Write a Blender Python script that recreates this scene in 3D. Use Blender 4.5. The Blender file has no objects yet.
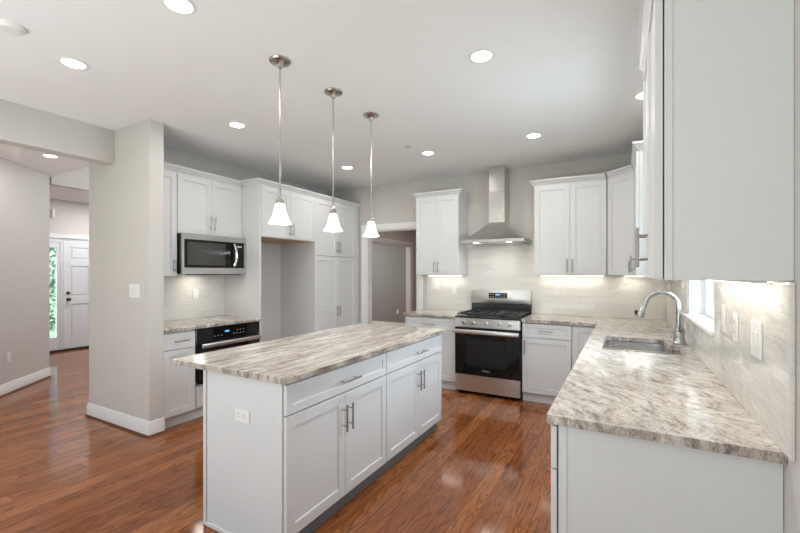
import bpy, bmesh, math, random
from mathutils import Vector, Matrix
random.seed(7)
SC = bpy.context.scene
COL = SC.collection
PI = math.pi
R = math.radians

# ------------------------------------------------------------------ camera
cd = bpy.data.cameras.new('camera')
cam = bpy.data.objects.new('camera', cd); COL.objects.link(cam)
cam.location = (0, 0, 1.426)
cam.rotation_euler = (R(90), 0, R(29.23))
cd.sensor_width = 36.0
cd.lens = 401.6 / 800 * 36
cd.shift_y = 0.00875
cd.clip_start = 0.03
SC.camera = cam

# ------------------------------------------------------------------ view, sky, daylight
SC.view_settings.view_transform = 'Standard'
SC.view_settings.look = 'None'
SC.view_settings.exposure = 0.085
SC.view_settings.gamma = 1.0
SC.view_settings.use_curve_mapping = False
w = bpy.data.worlds.new('sky'); SC.world = w; w.use_nodes = True
nt = w.node_tree
sky = nt.nodes.new('ShaderNodeTexSky')
sky.sky_type = 'NISHITA'; sky.sun_disc = False; sky.sun_elevation = R(48); sky.sun_rotation = R(150)
nt.links.new(sky.outputs[0], nt.nodes['Background'].inputs[0])
nt.nodes['Background'].inputs[1].default_value = 0.25

def lamp(name, kind, loc, rot, power, color=(1, 1, 1), size=None, size_y=None, spread=None):
    d = bpy.data.lights.new(name, kind); d.energy = power; d.color = color
    if kind == 'AREA':
        d.shape = 'RECTANGLE' if size_y else 'DISK'
        d.size = size
        if size_y: d.size_y = size_y
        if spread: d.spread = R(spread)
    elif size is not None:
        d.shadow_soft_size = size
    o = bpy.data.objects.new(name, d); COL.objects.link(o)
    o.location = loc; o.rotation_euler = rot
    return o
SUN = lamp('sun', 'SUN', (0, 0, 10), (R(30), R(-28), 0), 9.0, (1, .96, .9), 0.01)
# added fill lamps behind the camera, standing in for daylight from assumed windows
lamp('rear_fill', 'AREA', (-2.3, -3.40, 1.35), (R(100), 0, 0), 2, (.88, .95, 1), 4.2, 2.1)
lamp('side_fill', 'AREA', (-5.40, -1.3, 1.5), (0, R(-95), 0), 8, (.88, .95, 1), 1.7, 2.6)
# added upward fill low behind the camera, brightening the ceiling
lamp('ceiling_fill', 'AREA', (-2.3, -1.7, .25), (R(180-8), 0, 0), 128, (.86, .95, 1), 3.6, 1.8)
# daylight through the sink window
lamp('daylight_sink', 'AREA', (1.15, 3.02, 1.85), (0, R(80), 0), 105, (1, .945, .875), 1.5, 1.5)
DOWN_W = 5.3        # recessed downlights
WARM = (1.0, .965, .92)

# ------------------------------------------------------------------ material helpers
MATS = {}
class N:
    def __init__(s, name):
        s.m = bpy.data.materials.new(name); s.m.use_nodes = True
        s.t = s.m.node_tree; s.b = s.t.nodes['Principled BSDF']
        MATS[name] = s.m
    def n(s, typ, **kw):
        x = s.t.nodes.new(typ)
        for k, v in kw.items():
            if k.startswith('i_'):
                key = k[2:]
                key = int(key) if key.isdigit() else key.replace('_', ' ')
                x.inputs[key].default_value = v
            else: setattr(x, k, v)
        return x
    def l(s, a, b): s.t.links.new(a, b)
    def math(s, op, a, b=None, c=None):
        x = s.t.nodes.new('ShaderNodeMath'); x.operation = op
        for i, v in enumerate((a, b, c)):
            if v is None: continue
            if isinstance(v, (int, float)): x.inputs[i].default_value = v
            else: s.l(v, x.inputs[i])
        return x.outputs[0]
    def ramp(s, fac, stops, interp='LINEAR'):
        x = s.t.nodes.new('ShaderNodeValToRGB'); x.color_ramp.interpolation = interp
        e = x.color_ramp.elements
        while len(e) < len(stops): e.new(0.5)
        for q, (p, c) in zip(e, stops):
            q.position = p; q.color = (*c, 1) if len(c) == 3 else c
        s.l(fac, x.inputs[0]); return x.outputs[0]
    def mix(s, fac, a, b, mode='MIX'):
        x = s.t.nodes.new('ShaderNodeMix'); x.data_type = 'RGBA'; x.blend_type = mode
        for sock, v in ((x.inputs[0], fac), (x.inputs[6], a), (x.inputs[7], b)):
            if isinstance(v, (int, float)): sock.default_value = v
            elif isinstance(v, tuple): sock.default_value = (*v, 1)
            else: s.l(v, sock)
        return x.outputs[2]
    def set(s, **kw):
        for k, v in kw.items():
            s.b.inputs[k.replace('_', ' ')].default_value = (*v, 1) if isinstance(v, tuple) and len(v) == 3 else v

def srgb(r, g, b):
    f = lambda c: (c/255/12.92) if c/255 <= .04045 else ((c/255+.055)/1.055)**2.4
    return (f(r), f(g), f(b))

def simple(name, col, rough=.5, metal=0, noise=.02, scale=30, bump=0, spec=.5):
    s = N(name)
    tc = s.n('ShaderNodeTexCoord')
    nz = s.n('ShaderNodeTexNoise', i_Scale=scale, i_Detail=3.0)
    s.l(tc.outputs['Object'], nz.inputs['Vector'])
    a = tuple(max(0, c*(1-noise)) for c in col); b = tuple(min(1, c*(1+noise)) for c in col)
    s.l(s.ramp(nz.outputs['Fac'], [(.3, a), (.7, b)]), s.b.inputs['Base Color'])
    s.set(Roughness=rough, Metallic=metal); s.b.inputs['Specular IOR Level'].default_value = spec
    if bump:
        bp = s.n('ShaderNodeBump', i_Strength=bump, i_Distance=.002)
        s.l(nz.outputs['Fac'], bp.inputs['Height']); s.l(bp.outputs[0], s.b.inputs['Normal'])
    return s.m

def emit(name, col, strength):
    s = N(name); s.set(Base_Color=col, Roughness=.4)
    s.b.inputs['Emission Color'].default_value = (*col, 1); s.b.inputs['Emission Strength'].default_value = strength
    return s.m

simple('wall_paint', (.585, .56, .53), .75, noise=.01, scale=3, spec=.2)
simple('ceiling_paint', (.86, .86, .85), .85, noise=.008, scale=2, spec=.1)
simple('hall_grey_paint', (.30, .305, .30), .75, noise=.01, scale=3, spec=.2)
simple('trim_white', (.80, .795, .78), .38, noise=.01)
simple('cabinet_white', (.675, .68, .683), .33, noise=.008)
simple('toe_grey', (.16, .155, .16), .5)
simple('plastic_white', (.80, .80, .78), .35)
simple('door_white', (.66, .68, .70), .4)
simple('maple', (.55, .36, .19), .5, noise=.15, scale=12)
simple('shoe_wood', (.12, .045, .02), .4, noise=.1)
simple('nickel', (.46, .445, .42), .25, 1.0, noise=.03)
simple('faucet_nickel', (.50, .50, .49), .16, 1.0, noise=.04)
simple('chrome', (.72, .73, .74), .09, 1.0, noise=.02)
simple('dark_slot', (.03, .03, .03), .6)
simple('bronze', (.05, .045, .04), .35, .6)
simple('black_enamel', (.012, .012, .013), .22)
simple('cast_iron', (.03, .03, .032), .42, .3, noise=.2, scale=80)
simple('black_glass', (.007, .007, .007), .04, spec=.4)
simple('oven_window', (.016, .016, .016), .05, spec=.4)
simple('microwave_window', (.055, .055, .053), .06, spec=.5)
simple('grey_mark', (.55, .55, .55), .4)
simple('concrete', (.55, .55, .55), .8, noise=.1)
simple('lawn_green', (.28, .38, .22), .9, noise=.3, scale=9)
emit('lens_glow', (1, .97, .92), 14)
emit('strip_glow', (1, .93, .82), 10)
emit('shade_glow', (1, .955, .89), 1.1)
emit('display_blue', (.10, .32, .9), 1.2)
emit('display_white', (.7, .85, 1), 1.0)

# brushed stainless: long horizontal noise in bump and roughness
def steel(name, col, rough, vec):
    s = N(name); tc = s.n('ShaderNodeTexCoord'); mp = s.n('ShaderNodeMapping')
    mp.inputs['Scale'].default_value = vec
    s.l(tc.outputs['Object'], mp.inputs[0])
    nz = s.n('ShaderNodeTexNoise', i_Scale=1.0, i_Detail=4.0); s.l(mp.outputs[0], nz.inputs['Vector'])
    s.l(s.ramp(nz.outputs['Fac'], [(.3, tuple(c*.96 for c in col)), (.7, tuple(min(1, c*1.03) for c in col))]), s.b.inputs['Base Color'])
    s.l(s.math('MULTIPLY_ADD', nz.outputs['Fac'], .06, rough-.03), s.b.inputs['Roughness'])
    s.set(Metallic=1.0); s.b.inputs['Anisotropic'].default_value = .4
    return s.m
steel('steel', (.70, .685, .66), .30, (2, 2, 420))
steel('steel_vertical', (.60, .58, .555), .22, (320, 320, 2))
steel('microwave_steel', (.50, .485, .465), .30, (2, 2, 420))
steel('sink_steel', (.66, .66, .66), .2, (6, 220, 220))

# oak strip flooring, boards run along world Y
def floor_mat():
    s = N('oak_floor')
    g = s.n('ShaderNodeNewGeometry'); sx = s.n('ShaderNodeSeparateXYZ'); s.l(g.outputs['Position'], sx.inputs[0])
    X, Y = sx.outputs[0], sx.outputs[1]
    PW = .108
    u = s.math('DIVIDE', X, PW); iu = s.math('FLOOR', u); fu = s.math('SUBTRACT', u, iu)
    wn = s.n('ShaderNodeTexWhiteNoise', noise_dimensions='1D'); s.l(iu, wn.inputs['W'])
    off = s.math('MULTIPLY', wn.outputs['Value'], 7.3)
    v = s.math('ADD', s.math('DIVIDE', Y, 1.15), off); iv = s.math('FLOOR', v); fv = s.math('SUBTRACT', v, iv)
    cb = s.n('ShaderNodeCombineXYZ'); s.l(iu, cb.inputs[0]); s.l(iv, cb.inputs[1])
    w2 = s.n('ShaderNodeTexWhiteNoise', noise_dimensions='3D'); s.l(cb.outputs[0], w2.inputs['Vector'])
    rnd = w2.outputs['Value']
    base = s.ramp(rnd, [(0, (.27, .086, .026)), (.35, (.33, .109, .034)), (.7, (.38, .133, .043)), (1, (.46, .172, .060))])
    # grain coordinates shifted per board
    sh = s.math('MULTIPLY', rnd, 37.0)
    c2 = s.n('ShaderNodeCombineXYZ'); s.l(s.math('ADD', s.math('MULTIPLY', X, 10.0), sh), c2.inputs[0])
    s.l(s.math('ADD', s.math('MULTIPLY', Y, .85), sh), c2.inputs[1]); s.l(sh, c2.inputs[2])
    big = s.n('ShaderNodeTexNoise', i_Scale=.9, i_Detail=3.0, i_Roughness=.45, i_Distortion=.25); s.l(c2.outputs[0], big.inputs['Vector'])
    rings = s.math('FRACT', s.math('MULTIPLY', big.outputs['Fac'], 17.0))
    ringm = s.ramp(rings, [(0, (1, 1, 1)), (.18, (.45, .45, .45)), (.5, (0, 0, 0)), (.86, (0, 0, 0)), (1, (1, 1, 1))])
    c3 = s.n('ShaderNodeCombineXYZ'); s.l(s.math('MULTIPLY', X, 230.0), c3.inputs[0]); s.l(s.math('ADD', s.math('MULTIPLY', Y, 9.0), sh), c3.inputs[1])
    fine = s.n('ShaderNodeTexNoise', i_Scale=1.0, i_Detail=3.0); s.l(c3.outputs[0], fine.inputs['Vector'])
    pores = s.ramp(fine.outputs['Fac'], [(.42, (0, 0, 0)), (.66, (1, 1, 1))])
    col = s.mix(s.math('MULTIPLY', s.math('MULTIPLY', ringm, s.math('MULTIPLY_ADD', fine.outputs['Fac'], 1.4, .15)), .8), base, (.065, .018, .007))
    col = s.mix(s.math('MULTIPLY', pores, .42), col, (.085, .026, .011))
    seam = s.math('MAXIMUM', s.math('LESS_THAN', fu, .018), s.math('GREATER_THAN', fu, .985))
    seam = s.math('MAXIMUM', seam, s.math('LESS_THAN', fv, .0022))
    col = s.mix(s.math('MULTIPLY', seam, .85), col, (.06, .018, .008))
    s.l(col, s.b.inputs['Base Color'])
    bp = s.n('ShaderNodeBump', i_Strength=.10, i_Distance=.002)
    h = s.math('SUBTRACT', s.math('MULTIPLY', fine.outputs['Fac'], .25), seam)
    s.l(h, bp.inputs['Height']); s.l(bp.outputs[0], s.b.inputs['Normal'])
    s.set(Roughness=.105); s.b.inputs['Specular IOR Level'].default_value = .36
    
floor_mat()

# veined granite; rot turns the veins in plan, warp makes them swirl
def granite(name, rot, warp, stretch, bright=0.0, rough=.16):
    s = N(name)
    tc = s.n('ShaderNodeTexCoord'); mp = s.n('ShaderNodeMapping')
    mp.inputs['Rotation'].default_value = (0, 0, R(rot))
    s.l(tc.outputs['Object'], mp.inputs[0])
    wz = s.n('ShaderNodeTexNoise', i_Scale=2.6, i_Detail=3.0); s.l(mp.outputs[0], wz.inputs['Vector'])
    off = s.n('ShaderNodeVectorMath', operation='MULTIPLY_ADD')
    s.l(wz.outputs['Color'], off.inputs[0]); off.inputs[1].default_value = (warp, warp*.6, warp*.4); s.l(mp.outputs[0], off.inputs[2])
    def layer(scale, det, rough):
        v = s.n('ShaderNodeVectorMath', operation='MULTIPLY'); s.l(off.outputs[0], v.inputs[0]); v.inputs[1].default_value = scale
        q = s.n('ShaderNodeTexNoise', i_Scale=1.0, i_Detail=det, i_Roughness=rough); s.l(v.outputs[0], q.inputs['Vector']); return q.outputs['Fac']
    broad = layer((9, 9/stretch, 5), 3.0, .5)
    mid = layer((30, 30/stretch, 9), 6.0, .62)
    fine = layer((85, 110/stretch, 30), 5.0, .7)
    ridge = layer((13, 13/stretch, 5), 4.0, .55)
    ridge2 = layer((30, 34/stretch, 9), 3.0, .5)
    speck = layer((190, 190/(1+stretch*.25), 120), 3.0, .6)
    fineM = s.ramp(fine, [(.35, (1, 1, 1)), (.62, (.25, .25, .25))])
    f = s.math('ADD', s.math('MULTIPLY', mid, .62), s.math('MULTIPLY_ADD', fine, .38, bright))
    base = s.ramp(f, [(.36, (.12, .095, .08)), (.43, (.29, .245, .205)), (.48, (.46, .41, .36)), (.54, (.63, .585, .53)), (.64, (.75, .715, .67))])
    base = s.mix(s.math('MULTIPLY', s.ramp(broad, [(.40, (1, 1, 1)), (.56, (0, 0, 0))]), .42), base, (.36, .305, .262))
    vein = s.ramp(mid, [(.30, (1, 1, 1)), (.385, (0, 0, 0))])
    base = s.mix(s.math('MULTIPLY', vein, .75), base, (.075, .058, .050))
    for rg_, wd, am in ((ridge, .022, .62), (ridge2, .030, .50)):
        dist = s.math('ABSOLUTE', s.math('SUBTRACT', rg_, .5))
        ln = s.ramp(dist, [(0, (1, 1, 1)), (wd*.35, (.7, .7, .7)), (wd, (0, 0, 0))])
        base = s.mix(s.math('MULTIPLY', ln, s.math('MULTIPLY', am, fineM)), base, (.17, .135, .112))
    dk = s.math('MULTIPLY', s.ramp(speck, [(.33, (1, 1, 1)), (.43, (0, 0, 0))]), s.ramp(broad, [(.36, (1, 1, 1)), (.62, (.15, .15, .15))]))
    base = s.mix(s.math('MULTIPLY', dk, .8), base, (.055, .045, .040))
    lt = s.ramp(speck, [(.58, (0, 0, 0)), (.68, (1, 1, 1))])
    base = s.mix(s.math('MULTIPLY', lt, .35), base, (.80, .78, .75))
    s.l(base, s.b.inputs['Base Color']); s.set(Roughness=rough)
    s.b.inputs['Specular IOR Level'].default_value = .45
granite('granite_island', 0, .10, 9, .025)
granite('granite_sink', -34, .30, 3.2, .03)
granite('granite_back', 90, .16, 6, .03)
granite('granite_island_edge', 0, .10, 9, -.035, .42); granite('granite_sink_edge', -34, .30, 3.2, -.035, .42); granite('granite_back_edge', 90, .16, 6, -.035, .42)  # darker side-face copies of each granite; edge shade put into the colour

# glossy handmade subway tile on a wall; axis = horizontal world axis
def tile(name, axis):
    s = N(name)
    g = s.n('ShaderNodeNewGeometry'); sx = s.n('ShaderNodeSeparateXYZ'); s.l(g.outputs['Position'], sx.inputs[0])
    cb = s.n('ShaderNodeCombineXYZ'); s.l(sx.outputs[axis], cb.inputs[0])
    s.l(s.math('SUBTRACT', sx.outputs[2], .921), cb.inputs[1])
    br = s.n('ShaderNodeTexBrick', offset=.5, offset_frequency=2, squash=1.0)
    s.l(cb.outputs[0], br.inputs['Vector'])
    for k, v in (('Scale', 1.0), ('Brick Width', .302), ('Row Height', .0785), ('Mortar Size', .0017), ('Mortar Smooth', .2), ('Bias', 0.0)):
        br.inputs[k].default_value = v
    br.inputs['Color1'].default_value = (.69, .665, .625, 1); br.inputs['Color2'].default_value = (.75, .73, .69, 1)
    br.inputs['Mortar'].default_value = (.63, .605, .57, 1)
    s.l(br.outputs['Color'], s.b.inputs['Base Color'])
    mp = s.n('ShaderNodeMapping'); mp.inputs['Scale'].default_value = (1, 2.6, 1); s.l(cb.outputs[0], mp.inputs[0])
    nz = s.n('ShaderNodeTexNoise', i_Scale=9.0, i_Detail=1.5); s.l(mp.outputs[0], nz.inputs['Vector'])
    h = s.math('MULTIPLY_ADD', br.outputs['Fac'], -.35, s.math('MULTIPLY', nz.outputs['Fac'], 1.6))
    bp = s.n('ShaderNodeBump', i_Strength=.55, i_Distance=.005); s.l(h, bp.inputs['Height']); s.l(bp.outputs[0], s.b.inputs['Normal'])
    s.set(Roughness=.10)
tile('tile_along_x', 0); tile('tile_along_y', 1)

def glass(name, tint):
    s = N(name); t = s.t
    tr = t.nodes.new('ShaderNodeBsdfTransparent'); tr.inputs[0].default_value = (*tint, 1)
    gl = t.nodes.new('ShaderNodeBsdfGlossy'); gl.inputs['Roughness'].default_value = .02
    fr = t.nodes.new('ShaderNodeFresnel'); ge = t.nodes.new('ShaderNodeNewGeometry')
    s.l(s.math('MULTIPLY_ADD', ge.outputs['Backfacing'], 1/1.45-1.45, 1.45), fr.inputs[0])
    mx = t.nodes.new('ShaderNodeMixShader')
    s.l(fr.outputs[0], mx.inputs[0]); s.l(tr.outputs[0], mx.inputs[1]); s.l(gl.outputs[0], mx.inputs[2])
    s.l(mx.outputs[0], t.nodes['Material Output'].inputs[0])
glass('window_glass', (.93, .97, 1)); glass('blue_glass', (.80, .91, 1))
def leafmat():
    s = N('leaf'); oi = s.n('ShaderNodeNewGeometry')
    s.l(s.ramp(oi.outputs['Random Per Island'], [(0, (.04, .13, .06)), (.6, (.14, .33, .18)), (1, (.34, .56, .38))]), s.b.inputs['Base Color'])
    s.set(Roughness=.5)
leafmat()

# ------------------------------------------------------------------ mesh helpers
class MB:
    def __init__(s): s.bm = bmesh.new()
    def box(s, x0, x1, y0, y1, z0, z1, bev=0, seg=1):
        vs = [s.bm.verts.new((x, y, z)) for x in (x0, x1) for y in (y0, y1) for z in (z0, z1)]
        q = [(0, 1, 3, 2), (4, 6, 7, 5), (0, 4, 5, 1), (2, 3, 7, 6), (0, 2, 6, 4), (1, 5, 7, 3)]
        fs = [s.bm.faces.new([vs[i] for i in f]) for f in q]
        if bev:
            es = list({e for f in fs for e in f.edges})
            bmesh.ops.bevel(s.bm, geom=es, offset=bev, segments=seg, affect='EDGES', profile=.5)
        return s
    def tube(s, pts, r, n=10, cap=True):
        pts = [Vector(p) for p in pts]; rs = r if isinstance(r, (list, tuple)) else [r]*len(pts)
        rings = []; prev = None
        for i, p in enumerate(pts):
            d = (pts[min(i+1, len(pts)-1)] - pts[max(i-1, 0)]).normalized()
            if prev is None:
                a = Vector((0, 0, 1)) if abs(d.z) < .9 else Vector((1, 0, 0))
                u = d.cross(a).normalized()
            else:
                u = (prev - d*prev.dot(d)).normalized()
            prev = u; v = d.cross(u)
            rings.append([s.bm.verts.new(p + (u*math.cos(2*PI*k/n) + v*math.sin(2*PI*k/n))*rs[i]) for k in range(n)])
        for a, b in zip(rings, rings[1:]):
            for k in range(n): s.bm.faces.new((a[k], a[(k+1) % n], b[(k+1) % n], b[k]))
        if cap: s.bm.faces.new(rings[0][::-1]); s.bm.faces.new(rings[-1])
        return s
    def lathe(s, prof, c=(0, 0, 0), n=28, axis='Z', closed=False):
        c = Vector(c); rings = []
        for r, h in prof:
            ring = []
            if r < 1e-6:
                ring = [None]
            for k in range(n):
                a = 2*PI*k/n
                q = Vector((r*math.cos(a), r*math.sin(a), h))
                if axis == 'Y': q = Vector((q.x, -q.z, q.y))
                if axis == 'X': q = Vector((q.z, q.x, q.y))
                if ring == [None]:
                    ring = [s.bm.verts.new(c+q)]; break
                ring.append(s.bm.verts.new(c+q))
            rings.append(ring)
        prs = list(zip(rings, rings[1:]))
        if closed: prs.append((rings[-1], rings[0]))
        for a, b in prs:
            for k in range(n):
                k2 = (k+1) % n
                if len(a) == 1 and len(b) == 1: break
                if len(a) == 1: s.bm.faces.new((a[0], b[k2], b[k]))
                elif len(b) == 1: s.bm.faces.new((a[k], a[k2], b[0]))
                else: s.bm.faces.new((a[k], a[k2], b[k2], b[k]))
        return s
    def sweep(s, pts, prof, side=1, prev=None, nxt=None):
        """profile (offset, z) carried along a plan polyline, mitred; side +1 = left of travel"""
        P = [Vector(p) for p in pts]; full = ([Vector(prev)] if prev else []) + P + ([Vector(nxt)] if nxt else [])
        o = 1 if prev else 0; rings = []
        def nrm(a, b):
            d = (b-a).normalized(); return Vector((-d.y, d.x))*side
        for i in range(len(P)):
            j = i+o; ns = []
            if j > 0: ns.append(nrm(full[j-1], full[j]))
            if j < len(full)-1: ns.append(nrm(full[j], full[j+1]))
            if len(ns) == 2:
                m = (ns[0]+ns[1]); m = m / m.dot(ns[0]) if m.length > 1e-6 else ns[0]
            else: m = ns[0]
            rings.append([s.bm.verts.new((P[i].x+m.x*a, P[i].y+m.y*a, z)) for a, z in prof])
        k = len(prof)
        for a, b in zip(rings, rings[1:]):
            for q in range(k): s.bm.faces.new((a[q], a[(q+1) % k], b[(q+1) % k], b[q]))
        s.bm.faces.new(rings[0][::-1]); s.bm.faces.new(rings[-1])
        return s
    def slab(s, outer, z0, z1, holes=()):
        es = []
        for lp in (outer, *holes):
            vs = [s.bm.verts.new((x, y, z1)) for x, y in lp]
            es += [s.bm.edges.new((vs[i], vs[(i+1) % len(vs)])) for i in range(len(vs))]
        r = bmesh.ops.triangle_fill(s.bm, use_beauty=True, use_dissolve=False, edges=es)
        fs = [g for g in r['geom'] if isinstance(g, bmesh.types.BMFace)]
        ex = bmesh.ops.extrude_face_region(s.bm, geom=fs, use_keep_orig=True)
        for v in [g for g in ex['geom'] if isinstance(g, bmesh.types.BMVert)]: v.co.z = z0
        return s
    def shaker(s, x0, x1, z0, z1, y=0, t=.02, rail=.058, rec=.009, mids=()):
        """framed front with recessed panel(s); faces -Y at y"""
        b = .0016
        def rect(a0, a1, c0, c1, yy): return [s.bm.verts.new(p) for p in ((a0, yy, c0), (a1, yy, c0), (a1, yy, c1), (a0, yy, c1))]
        back = rect(x0, x1, z0, z1, y+t); e0 = rect(x0, x1, z0, z1, y+b); e1 = rect(x0+b, x1-b, z0+b, z1-b, y)
        s.bm.faces.new(back[::-1])
        for a, c in ((back, e0), (e0, e1)):
            for k in range(4): s.bm.faces.new((a[k], a[(k+1) % 4], c[(k+1) % 4], c[k]))
        # front plane: one strip of panels between horizontal rails
        zs = [z0+rail]
        for m in mids: zs += [m-rail/2, m+rail/2]
        zs.append(z1-rail)
        X0, X1 = x0+rail, x1-rail
        L0 = [e1[0]]; R0 = [e1[1]]
        prevL, prevR = e1[0], e1[1]; lefts = []; rights = []
        for i in range(0, len(zs), 2):
            a, c = zs[i], zs[i+1]
            q = rect(X0, X1, a, c, y)
            s.bm.faces.new((prevL, prevR, q[1], q[0]))
            lefts += [q[0], q[3]]; rights += [q[1], q[2]]
            prevL, prevR = q[3], q[2]
            i1 = rect(X0+.003, X1-.003, a+.003, c-.003, y+rec)
            for k in range(4): s.bm.faces.new((q[k], q[(k+1) % 4], i1[(k+1) % 4], i1[k]))
            s.bm.faces.new(i1)
        s.bm.faces.new((prevL, prevR, e1[2], e1[3]))
        s.bm.faces.new([e1[0]] + lefts + [e1[3]]); s.bm.faces.new([e1[1], e1[2]] + rights[::-1])
        return s
    def build(s, name, mat, parent=None, smooth=True, ang=32):
        bmesh.ops.recalc_face_normals(s.bm, faces=s.bm.faces)
        me = bpy.data.meshes.new(name); s.bm.to_mesh(me); s.bm.free()
        me.materials.append(MATS[mat])
        if smooth:
            for p in me.polygons: p.use_smooth = True
            me.set_sharp_from_angle(angle=R(ang))
        o = bpy.data.objects.new(name, me); COL.objects.link(o)
        if parent: o.parent = parent
        return o

def tag(o, label, cat, group=None, kind=None):
    o['label'] = label; o['category'] = cat
    if group: o['group'] = group
    if kind: o['kind'] = kind
    return o
def thing(name, label, cat, loc=(0, 0, 0), rz=0, group=None):
    o = bpy.data.objects.new(name, None); COL.objects.link(o)
    o.location = loc; o.rotation_euler = (0, 0, R(rz)); o.empty_display_size = .1
    return tag(o, label, cat, group)
def struct(o, label=None, cat=None):
    o['kind'] = 'structure'
    if label: o['label'] = label
    if cat: o['category'] = cat
    return o
def copy_tree(o, parent=None):
    c = o.copy(); COL.objects.link(c)
    if parent: c.parent = parent
    for ch in list(o.children): copy_tree(ch, c)
    return c
def rounded(pts, rad, n=6):
    out = []; k = len(pts)
    for i in range(k):
        p = Vector(pts[i]); a = Vector(pts[i-1]); b = Vector(pts[(i+1) % k])
        r = rad[i] if isinstance(rad, (list, tuple)) else rad
        da = (a-p).normalized(); db = (b-p).normalized()
        s0 = p+da*r; s1 = p+db*r
        for j in range(n+1):
            t = j/n; q = s0*(1-t)**2 + p*2*t*(1-t) + s1*t*t
            out.append((q.x, q.y))
    return out
def text_mesh(name, txt, size, mat, parent, loc, rot, depth=.0006):
    cu = bpy.data.curves.new(name, 'FONT'); cu.body = txt; cu.size = size; cu.extrude = depth
    cu.align_x = 'CENTER'; cu.align_y = 'CENTER'
    tmp = bpy.data.objects.new(name, cu); COL.objects.link(tmp)
    bpy.context.view_layer.update()
    me = bpy.data.meshes.new_from_object(tmp)
    bpy.data.objects.remove(tmp)
    me.materials.clear(); me.materials.append(MATS[mat])
    o = bpy.data.objects.new(name, me); COL.objects.link(o); o.parent = parent
    o.location = loc; o.rotation_euler = rot
    return o

# ------------------------------------------------------------------ the setting
CZ = 2.774
struct(MB().box(-9.15, .55, -3.65, 9.35, -.10, 0).build('floor', 'oak_floor'), 'glossy red-brown oak strip floor', 'floor')
struct(MB().box(-60, 60, -60, 60, -.5, -.14).build('ground', 'lawn_green'), 'grassy ground outside the house', 'ground')
c = MB()
c.box(-9.15, .55, -3.65, 2.505, CZ, CZ+.25)
c.box(-4.38, .55, 2.505, 9.35, CZ, CZ+.25)
c.box(-9.15, -7.09, 2.505, 5.45, CZ, CZ+.25)
c.box(-8.4, -4.38, 5.45, 9.35, CZ, CZ+.25)
c.box(-7.09, -4.38, 2.505, 5.45, 3.025, 3.14)
struct(c.build('ceiling', 'ceiling_paint', smooth=False), 'flat white painted ceiling', 'ceiling')

WY0, WY1, WZ0, WZ1 = 2.52, 3.52, 1.135, 2.25      # sink window
x0, x1 = .40, .54
m = MB()
m.box(x0, x1, -3.5, WY0, 0, CZ); m.box(x0, x1, WY1, 5.33, 0, CZ); m.box(x0, x1, WY0, WY1, 0, WZ0); m.box(x0, x1, WY0, WY1, WZ1, CZ)
struct(m.build('wall_right', 'wall_paint', smooth=False), 'greige painted wall behind the sink run', 'wall')
DX0, DX1, DZ = -3.495, -2.615, 2.085                # doorway in the back wall
m = MB()
m.box(-4.38, DX0, 5.19, 5.31, 0, CZ); m.box(DX1, .40, 5.19, 5.31, 0, CZ); m.box(DX0, DX1, 5.19, 5.31, DZ, CZ)
struct(m.build('wall_back', 'wall_paint', smooth=False), 'greige painted wall behind the range', 'wall')
struct(MB().box(-4.38, -4.26, 2.119, 5.19, 0, 3.02).build('wall_left', 'wall_paint', smooth=False), 'greige painted wall behind the oven run', 'wall')
struct(MB().box(-4.685, -3.622, 1.99, 2.118, 0, CZ, .003).build('wall_pillar', 'wall_paint'), 'greige wall stub at the end of the oven run', 'wall')
struct(MB().box(-4.34, -4.20, -3.5, 1.989, 2.462, CZ, .003).build('trim_5', 'wall_paint'), 'painted header beam running to the wall stub', 'beam')
# angled wall of the passage
def angled(t0, t1, th):
    A = Vector((-6.965, 2.505)); d = Vector((.684, -.730)).normalized(); nb = Vector((-d.y, d.x))*-1
    return [A+d*t0, A+d*t1, A+d*t1+nb*th, A+d*t0+nb*th]
AW = angled(.035, 2.15, .12)
struct(MB().slab([(p.x, p.y) for p in AW], 0, CZ).build('wall_angled', 'wall_paint', smooth=False), 'greige wall set at an angle beside the passage', 'wall')
ax, ay = AW[1]
struct(MB().box(ax-.12, ax, -3.5, ay-.01, 0, CZ).build('wall_side', 'wall_paint', smooth=False))
m = MB()                                           # unseen rear wall with an assumed opening, darkened to throw less light forward
m.box(-5.6, -4.5, -3.62, -3.5, 0, CZ); m.box(-.1, .54, -3.62, -3.5, 0, CZ); m.box(-4.5, -.1, -3.62, -3.5, 2.45, CZ); m.box(-4.5, -.1, -3.62, -3.5, 0, .25)
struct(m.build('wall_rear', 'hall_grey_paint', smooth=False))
# foyer and passage beyond the stub
FD0, FD1 = 3.415, 4.33                              # front door leaf along Y
FS0, FS1 = 3.02, 3.372                              # sidelight
FX = -9.0
m = MB()
m.box(FX-.15, FX, 2.3, FS0-.02, 0, CZ); m.box(FX-.15, FX, FS0-.02, FD1+.02, 2.071, CZ); m.box(FX-.15, FX, FD1+.02, 5.45, 0, CZ)
struct(m.build('wall_foyer', 'wall_paint', smooth=False), 'beige foyer wall around the front door', 'wall')
struct(MB().box(FX, -7.06, 2.28, 2.40, 0, CZ).build('wall_foyer_side', 'wall_paint', smooth=False))
struct(MB().box(FX, -4.385, 5.33, 5.45, 0, 3.02).build('wall_passage', 'wall_paint', smooth=False))
struct(MB().box(-7.085, -6.97, 2.51, 5.33, 2.672, 3.02).build('wall_header', 'wall_paint', smooth=False), 'beige header over the foyer opening', 'wall')
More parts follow.
